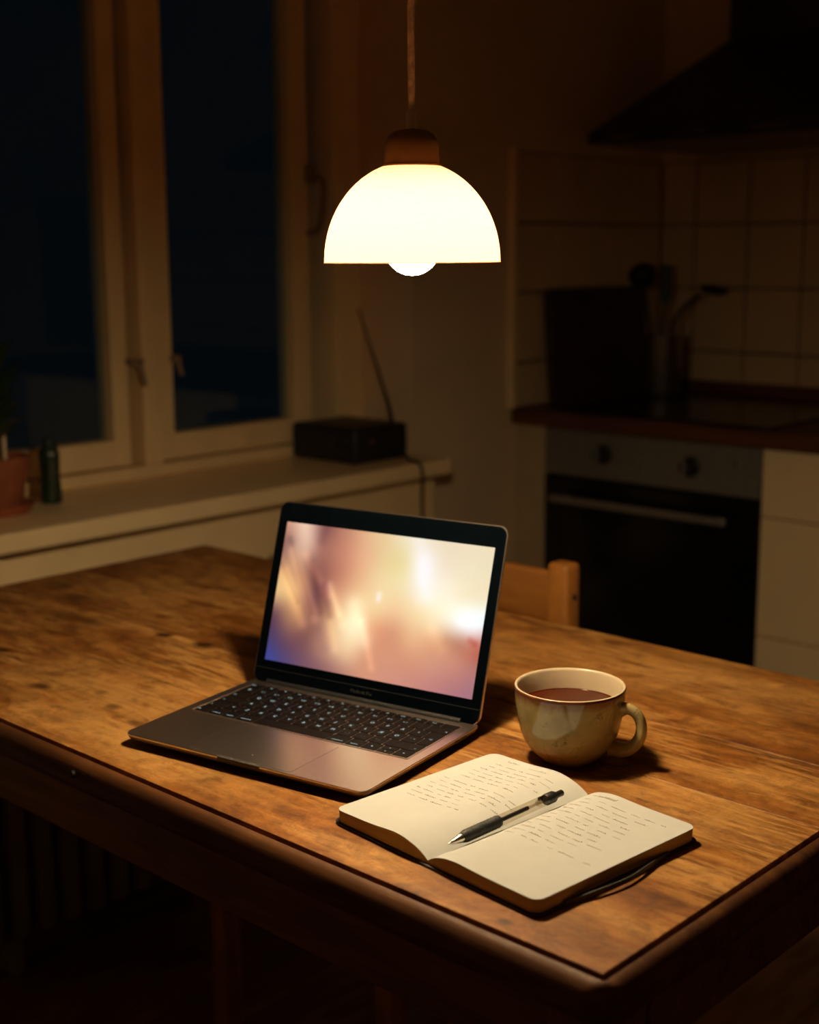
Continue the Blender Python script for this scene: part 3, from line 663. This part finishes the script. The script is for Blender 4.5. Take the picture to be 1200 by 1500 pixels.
m, nt, b = nmat('lit_display'); an = N(nt, 'ShaderNodeAttribute', attribute_name='picture')
b.inputs['Base Color'].default_value = (0.004, 0.004, 0.004, 1); b.inputs['Roughness'].default_value = 0.2; b.inputs['Specular IOR Level'].default_value = 0.1
nt.links.new(an.outputs['Color'], b.inputs['Emission Color']); b.inputs['Emission Strength'].default_value = 1.0
me.materials.append(m); dsp = link('display', me, lid); dsp['label'] = 'glowing screen with blurred peach and cream wallpaper'

# ------------------------------------------------------------------ notebook
NBW, NBH, NR = 0.1225, 0.203, 0.0095
nb = thing('notebook', 'open handwritten notebook with cream pages and black cover', 'notebook', (-0.7015, 0.8795, T), math.radians(-4.9))
def page_z(s, side):
    """height of the open page at distance s (0..1) from the gutter"""
    if side < 0: return 0.0052 + 0.0098*min(1, (1-math.exp(-s*9.0))*1.06) - 0.0032*max(0, s-0.30)**1.2 + 0.0022*math.exp(-((s-0.32)/0.2)**2)
    return 0.0052 + 0.0088*min(1, (1-math.exp(-s*11.0))*1.04) + 0.0012*math.exp(-((s-0.25)/0.18)**2)
def page_block(side):
    bm = bmesh.new(); ns, ntt = 40, 30; top = []; bot = []
    tvals = [-0.5*NBH + NBH*k/ntt for k in range(ntt+1)]
    tvals = sorted(set(tvals + [sg*(NBH/2 - NR*(1-math.cos(math.radians(a)))) for a in (15, 30, 45, 60, 75) for sg in (-1, 1)]))
    for t in tvals:
        edge = NBH/2-abs(t); cut = 0
        if edge < NR: cut = NR - math.sqrt(max(0, NR*NR-(NR-edge)**2))
        wmax = NBW-cut; rt, rb = [], []
        for k in range(ns+1):
            s = (k/ns)**1.5*wmax
            rt.append(bm.verts.new((side*s, t, page_z(s/NBW, side)))); rb.append(bm.verts.new((side*(s-0.0008*(k/ns)), t, 0.0024)))
        top.append(rt); bot.append(rb)
    m_ = len(tvals)
    for j in range(m_-1):
        for k in range(ns):
            bm.faces.new((top[j][k], top[j][k+1], top[j+1][k+1], top[j+1][k])); bm.faces.new((bot[j][k], bot[j+1][k], bot[j+1][k+1], bot[j][k+1]))
        f = bm.faces.new((top[j][ns], bot[j][ns], bot[j+1][ns], top[j+1][ns])); f.material_index = 1
        f = bm.faces.new((top[j][0], top[j+1][0], bot[j+1][0], bot[j][0])); f.material_index = 1
    for j in (0, m_-1):
        for k in range(ns):
            f = bm.faces.new((top[j][k], bot[j][k], bot[j][k+1], top[j][k+1])); f.material_index = 1
    return bm
def handwriting(side, par):
    rnd = random.Random(21 if side < 0 else 34); bm = bmesh.new()
    def word(x0, y0, ln, scale):
        x = x0; pts = []; n_ = max(6, int(ln/0.00045)); ph = rnd.random()*6; amp = 0.00105*scale
        k = 0
        letter_h = 1.0
        for i in range(n_):
            if i % 5 == 0: letter_h = rnd.choice((0.6, 0.8, 0.8, 1.0, 1.7, 2.0, -0.9)) if rnd.random() < 0.75 else 0.4
            a = i*1.25+ph
            pts.append((x0 + ln*i/n_ + 0.00035*math.cos(a), y0 + amp*(math.sin(a)*0.5+0.2)*letter_h*1.2))
        hw = 0.00017*(0.8+0.5*rnd.random()); prev = None
        for i, (px, py) in enumerate(pts):
            q = pts[min(i+1, len(pts)-1)]; o_ = pts[max(i-1, 0)]; d_ = Vector((q[0]-o_[0], q[1]-o_[1])); d_ = d_.normalized() if d_.length > 0 else Vector((1, 0))
            nx, ny = -d_.y*hw, d_.x*hw
            z = page_z(abs(px)/NBW, side)+0.00025
            cur = (bm.verts.new((px+nx, py+ny, z)), bm.verts.new((px-nx, py-ny, z)))
            if prev: bm.faces.new((prev[0], prev[1], cur[1], cur[0]))
            prev = cur
    x_left = -NBW+0.013 if side < 0 else 0.012
    x_right = -0.012 if side < 0 else NBW-0.012
    y = NBH/2-0.012
    word(x_left+0.016, y+0.002, 0.014, 1.7)
    if side < 0: word(x_left+0.045, y, 0.024, 1.3)
    else: word(x_left+0.004, y, 0.026, 1.4)
    y -= 0.0105; nl = 13 if side < 0 else 12
    for l in range(nl):
        if side < 0 and l == 6: y -= 0.006; word(x_left, y, 0.008, 1.5); xs_ = x_left+0.014
        else: xs_ = x_left + rnd.random()*0.006 + (0.006 if side < 0 and l < 6 else 0)
        end = x_right - rnd.random()*0.02 - (0.02 if rnd.random() < 0.25 else 0)
        x = xs_
        while x < end-0.006:
            ln = 0.005+rnd.random()*0.013; ln = min(ln, end-x); word(x, y + (x-xs_)*rnd.uniform(-0.012, 0.012), ln, rnd.uniform(0.85, 1.25)); x += ln+rnd.uniform(0.0028, 0.006 if side < 0 else 0.011)
        y -= 0.0087 if side < 0 else 0.0094
    obj('handwriting', bm, 'ink', par)
for side in (-1, 1):
    me = mesh_of('page_block', page_block(side), 'paper', 50); me.materials.append(M['page_edge'])
    pb = link('page_block', me, nb, (side*0.0002, 0, 0)); handwriting(side, pb)
# sheets loosened at the left: one curled leaf below the top page
obj('cover', prism(bmesh.new(), rrect(-NBW-0.0025, NBW+0.0025, -NBH/2-0.0025, NBH/2+0.0025, 0.0105, 6), [(0.0002, 0.0006), (0.0007, 0), (0.0019, 0), (0.0023, 0.0006)]), 'cover', nb, 40)
el = smooth_path([(NBW+0.001, 0.060, 0.0014), (NBW+0.0035, 0.045, 0.0022), (NBW+0.0085, 0.018, 0.0034), (NBW+0.0115, -0.008, 0.0036), (NBW+0.0090, -0.034, 0.0034), (NBW+0.0045, -0.058, 0.0022), (NBW+0.001, -0.072, 0.0014)], 8)
bm = bmesh.new(); prev = None
for i, p_ in enumerate(el):
    cur = [bm.verts.new((p_.x+dx_, p_.y, p_.z+dz_)) for dx_, dz_ in ((-0.0006, -0.0010), (0.0006, -0.0010), (0.0006, 0.0030), (-0.0006, 0.0030))]
    if prev:
        for k in range(4): bm.faces.new((prev[k], prev[(k+1) % 4], cur[(k+1) % 4], cur[k]))
    else: bm.faces.new(cur[::-1])
    prev = cur
bm.faces.new(prev)
obj('elastic_band', bm, 'cover', nb, 40)

# ------------------------------------------------------------------ pen in the gutter
pa, pe = Vector((-0.7050, 0.7975, T+0.0150)), Vector((-0.6945, 0.9425, T+0.0192))
pd = pe-pa; PL = pd.length
pn = thing('pen', 'clear ballpoint pen with black grip lying across the open notebook', 'pen', pa)
pn.rotation_mode = 'QUATERNION'; pn.rotation_quaternion = pd.to_track_quat('Z', 'Y')
obj('tip', lathe(bmesh.new(), [(0, 0), (0.0006, 0.0004), (0.0011, 0.003), (0.0017, 0.004), (0.0034, 0.0125), (0.0038, 0.0135), (0.0038, 0.017), (0, 0.017)], 20), 'tip', pn, 40)
gp = [(0.0, 0.0168), (0.0044, 0.0168), (0.0050, 0.019)]
for i in range(10): gp += [(0.0052, 0.0200+i*0.0041), (0.0056, 0.0215+i*0.0041), (0.0056, 0.0228+i*0.0041), (0.0052, 0.0238+i*0.0041)]
obj('grip', lathe(bmesh.new(), gp + [(0.0050, 0.062), (0.0, 0.062)], 24), 'grip', pn, 50)
obj('barrel', lathe(bmesh.new(), [(0.0050, 0.0621), (0.0050, 0.130), (0.0047, 0.132)], 24), 'clear', pn, 60)
obj('refill', tube(bmesh.new(), [(0, 0, 0.0622), (0, 0, 0.099)], 0.0019, 12), 'black', pn, 50)
obj('refill_tube', tube(bmesh.new(), [(0, 0, 0.0991), (0, 0, 0.118)], 0.0013, 12), 'clear', pn, 50)
obj('spring_seat', lathe(bmesh.new(), [(0, 0.112), (0.0030, 0.112), (0.0034, 0.115), (0, 0.115)], 16), 'clear', pn, 50)
cap = obj('cap', lathe(bmesh.new(), [(0, 0.122), (0.0046, 0.122), (0.0053, 0.1235), (0.0053, 0.1325), (0.0042, 0.1350), (0, 0.1350)], 24), 'black', pn, 50)
obj('push_button', lathe(bmesh.new(), [(0.0030, 0.1350), (0.0030, PL-0.001), (0.0022, PL), (0, PL)], 16), 'black', cap, 50)
obj('clip', box(0.0045, 0.0065, -0.0018, 0.0018, 0.1190, 0.1330, bev=0.0006), 'black', cap)

# ------------------------------------------------------------------ cup of tea
cup = thing('tea_cup', 'speckled beige stoneware cup of tea on the table right of the laptop', 'cup', (-0.770, 1.055, T))
CR, CHt = 0.0555, 0.0780
ZK = 0.0780/0.0715
outer = [(0, 0.0015), (0.024, 0.0012), (0.0265, 0.0002), (0.0285, 0.0012), (0.031, 0.0035), (0.0385, 0.0100), (0.0450, 0.0190), (0.0495, 0.0300), (0.0525, 0.0430), (0.0543, 0.0560), (CR-0.0003, 0.0682)]
rim_ = [(CR-0.0003, 0.0682), (CR+0.0001, 0.0700), (CR-0.0006, 0.0711)]
inner = [(CR-0.0006, 0.0711), (CR-0.0012, 0.0715), (CR-0.0020, 0.0715), (CR-0.0030, 0.0706), (CR-0.0036, 0.0690), (0.0505, 0.0560), (0.0486, 0.0430), (0.0455, 0.0310), (0.0405, 0.0200), (0.0330, 0.0110), (0.018, 0.0065), (0, 0.0060)]
body = obj('body', lathe(bmesh.new(), [(r, z*ZK) for r, z in outer], 64), 'cup', cup, 50)
obj('rim', lathe(bmesh.new(), [(r, z*ZK) for r, z in rim_], 64), 'cup_rim', cup, 60)
obj('inside', lathe(bmesh.new(), [(r, z*ZK) for r, z in inner], 64), 'cup_in', cup, 60)
obj('tea', lathe(bmesh.new(), [(0.0500, 0.0577), (0.0492, 0.0571), (0.0470, 0.0570), (0, 0.0570)], 64), 'tea', cup, 60)
ha = math.atan2(0.31, 0.95)
hp = smooth_path([(0.0500, 0, 0.0570), (0.0570, 0, 0.0605), (0.0650, 0, 0.0590), (0.0715, 0, 0.0520), (0.0738, 0, 0.0410), (0.0710, 0, 0.0300), (0.0640, 0, 0.0215), (0.0550, 0, 0.0175), (0.0420, 0, 0.0180)], 6)
bm = tube(bmesh.new(), hp, [0.0052 + 0.0014*abs(2*i/(len(hp)-1)-1)**3 for i in range(len(hp))], 14, True, 1.35)
obj('handle', bm, 'cup', cup, 60, (0, 0, 0), (0, 0, ha))

# ------------------------------------------------------------------ pendant lamp
LX, LY, LZ = -0.878, 0.9441, T+0.4926
lp = thing('pendant_lamp', 'lit opal glass pendant lamp with brass cap hanging over the laptop', 'lamp', (LX, LY, LZ))
k = 0.082/447
sp_ = [(447*math.cos(a*math.pi/60), 497*math.sin(a*math.pi/60)) for a in range(0, 25)] + [(128, 476)]
sp_ = [(r*k, h*k) for r, h in sp_]
fine_ = [(p.x, p.y) for p in smooth_path([(r, h, 0) for r, h in sp_], 4)]
shade = obj('shade', lathe(bmesh.new(), fine_, 72), 'shade', lp, 80)
obj('shade_lip', lathe(bmesh.new(), [(0.0805, 0.0), (0.0805, -0.0012), (0.0823, -0.0012), (0.0823, 0.0)], 72), 'shade', shade, 40)
obj('cap', lathe(bmesh.new(), [(149*k, 469*k), (150*k, 476*k), (141*k, 478*k), (139*k, 505*k), (135*k, 570*k), (128*k, 598*k), (113*k, 622*k), (92*k, 637*k), (68*k, 645*k), (30*k, 650*k), (0, 650*k)], 48), 'brass', lp, 40)
obj('cord_grip', lathe(bmesh.new(), [(29*k, 648*k), (29*k, 700*k), (27*k, 735*k), (22*k, 738*k), (0, 738*k)], 24), 'socket', lp, 40)
obj('cord', tube(bmesh.new(), [(0, 0, 736*k), (0, 0, 765*k), (0, 0, 850*k), (0, 0, CEIL-LZ-0.03)], [11*k, 15*k, 17*k, 17*k], 12), 'cord', lp, 50)
obj('ceiling_rose', lathe(bmesh.new(), [(0.004, -0.05), (0.03, -0.045), (0.05, -0.02), (0.052, -0.0005), (0, -0.0005)], 32), 'socket', lp, 40, (0, 0, CEIL-LZ))
obj('bulb_holder', lathe(bmesh.new(), [(0, 0.046), (0.016, 0.046), (0.018, 0.052), (0.018, 0.086), (0, 0.086)], 24), 'black', lp, 40)
R_ = 0.026
obj('bulb', lathe(bmesh.new(), [(0, 0.013-R_)] + [(R_*math.sin(a*math.pi/16), 0.013-R_*math.cos(a*math.pi/16)) for a in range(1, 13)] + [(0.0145, 0.0375), (0.014, 0.0455)], 32), 'bulb', lp, 60)

# ------------------------------------------------------------------ things on the windowsill
SZ = T+0.0403
rd = thing('radio', 'black boxy radio with thin raised antenna on the windowsill', 'radio', (-2.308, 2.072, SZ))
obj('case', box(0, 0.206, 0, 0.172, 0.002, 0.082, bev=0.010, seg=3), 'black', rd, 40)
obj('speaker_grille', box(0.012, 0.115, -0.0012, 0.0004, 0.014, 0.070, bev=0.0004, seg=1), 'plinth', rd).name = 'speaker_grille'
M['radio_grille'] = plain('radio_grille_cloth', (0.018, 0.016, 0.016), 0.8, var=0.4, scale=300)
rd.children[-1].data.materials[0] = M['radio_grille']
for xx, zz in ((0.145, 0.052), (0.178, 0.052)): obj('dial', lathe(bmesh.new(), [(0, 0.008), (0.010, 0.008), (0.012, 0.006), (0.012, 0)], 20), 'black', rd, 40, (xx, 0, zz), (math.pi/2, 0, 0))
obj('indicator_lamp', box(0.2055, 0.2068, 0.05, 0.058, 0.046, 0.052), M['terracotta'], rd)
obj('antenna', tube(bmesh.new(), [(0.178, 0.150, 0.080), (0.165, 0.150, 0.125), (0.128, 0.150, 0.21), (0.072, 0.150, 0.335)], [0.0042, 0.0038, 0.0026, 0.0016], 8), 'black', rd, 50)
for xx in (0.02, 0.186):
    for yy in (0.02, 0.152): obj('foot', lathe(bmesh.new(), [(0, 0), (0.007, 0), (0.007, 0.0025), (0, 0.0025)], 12), 'rubber', rd, None, (xx, yy, 0))
cp = smooth_path([(0.203, 0.140, 0.018), (0.222, 0.138, 0.012), (0.250, 0.128, 0.0045), (0.276, 0.120, 0.0045), (0.292, 0.119, -0.002), (0.296, 0.121, -0.03), (0.288, 0.128, -0.09), (0.284, 0.140, -0.20), (0.284, 0.150, -0.34), (0.275, 0.155, -0.50), (0.262, 0.16, -0.70), (0.258, 0.165, -0.775)], 6)
obj('power_cord', tube(bmesh.new(), cp, 0.0038, 8), 'black', rd, 60)

pp = thing('potted_plant', 'dark leafy plant in a terracotta pot on the windowsill', 'plant', (-2.205, 1.268, SZ))
obj('saucer', lathe(bmesh.new(), [(0, 0), (0.050, 0), (0.060, 0.014), (0.062, 0.018), (0.059, 0.018), (0.049, 0.005), (0, 0.005)], 36), 'terracotta', pp, 50)
obj('pot', lathe(bmesh.new(), [(0, 0.006), (0.038, 0.006), (0.040, 0.008), (0.049, 0.076), (0.054, 0.078), (0.056, 0.104), (0.0525, 0.104), (0.050, 0.090), (0, 0.090)], 36), 'terracotta', pp, 40)
obj('soil', lathe(bmesh.new(), [(0, 0.094), (0.03, 0.0955), (0.0495, 0.0915)], 24), 'soil', pp, 60)
rnd = random.Random(3)
leafm = []
for v_ in range(3):
    bm = bmesh.new(); L_ = 0.15+0.02*v_; rowsv = []
    for i in range(9):
        t = i/8; wd_ = 0.017*math.sin(math.pi*min(1, t*0.9+0.08))**0.8*(1-t**6)
        z = L_*t; xo = 0.055*t*t*(1+0.5*v_); rowsv.append([bm.verts.new((xo, -wd_, z-0.02*t**3)), bm.verts.new((xo-0.004*(1-t), 0, z-0.02*t**3)), bm.verts.new((xo, wd_, z-0.02*t**3))])
    for a, c in zip(rowsv, rowsv[1:]):
        for q in range(2): bm.faces.new((a[q], a[q+1], c[q+1], c[q]))
    leafm.append(mesh_of('leaf', bm, 'leaf', 80))
stems = [((0.0, 0.0), (0.012, -0.01), 0.20), ((-0.012, 0.010), (-0.03, 0.02), 0.15), ((0.010, -0.014), (0.03, -0.035), 0.13)]
for (sx, sy), (ex, ey), hh in stems:
    st_ = obj('stem', tube(bmesh.new(), smooth_path([(sx, sy, 0.088), ((sx+ex)/2, (sy+ey)/2+0.004, 0.09+hh*0.5), (ex, ey, 0.09+hh)], 4), 0.0030, 8), 'stem', pp, 60)
    for i in range(7):
        t = 0.30+0.7*i/6; o = link('leaf', leafm[i % 3], pp, (sx+(ex-sx)*t, sy+(ey-sy)*t, 0.09+hh*t-0.004), (rnd.uniform(-.15, .15), rnd.uniform(0.2, 0.9)*(1.2-t), i*2.4+rnd.uniform(-.4, .4)))
        o.scale = (rnd.uniform(.6, .85),)*3
obj('cane', tube(bmesh.new(), [(0.014, 0.006, 0.085), (0.014, 0.006, 0.145)], 0.0035, 8), 'socket', pp, 50)

gb = thing('glass_bottle', 'small dark green glass bottle beside the terracotta pot', 'bottle', (-2.222, 1.384, SZ))
prof_ = [(0, 0), (0.0185, 0), (0.0205, 0.003), (0.0200, 0.02), (0.0180, 0.05), (0.0190, 0.075), (0.0195, 0.092), (0.0165, 0.104), (0.0110, 0.110)]
bm = lathe(bmesh.new(), prof_, 36)
for v in bm.verts:
    a = math.atan2(v.co.y, v.co.x); f = 1+0.045*math.cos(9*a)*(1 if v.co.z > 0.004 else 0); v.co.x *= f; v.co.y *= f
obj('body', bm, 'bottle', gb, 70)
obj('neck', lathe(bmesh.new(), [(0.0110, 0.1098), (0.0095, 0.113), (0.0095, 0.120), (0.0115, 0.121), (0.0115, 0.124), (0.0085, 0.124), (0.0080, 0.112)], 24), 'bottle', gb, 50)
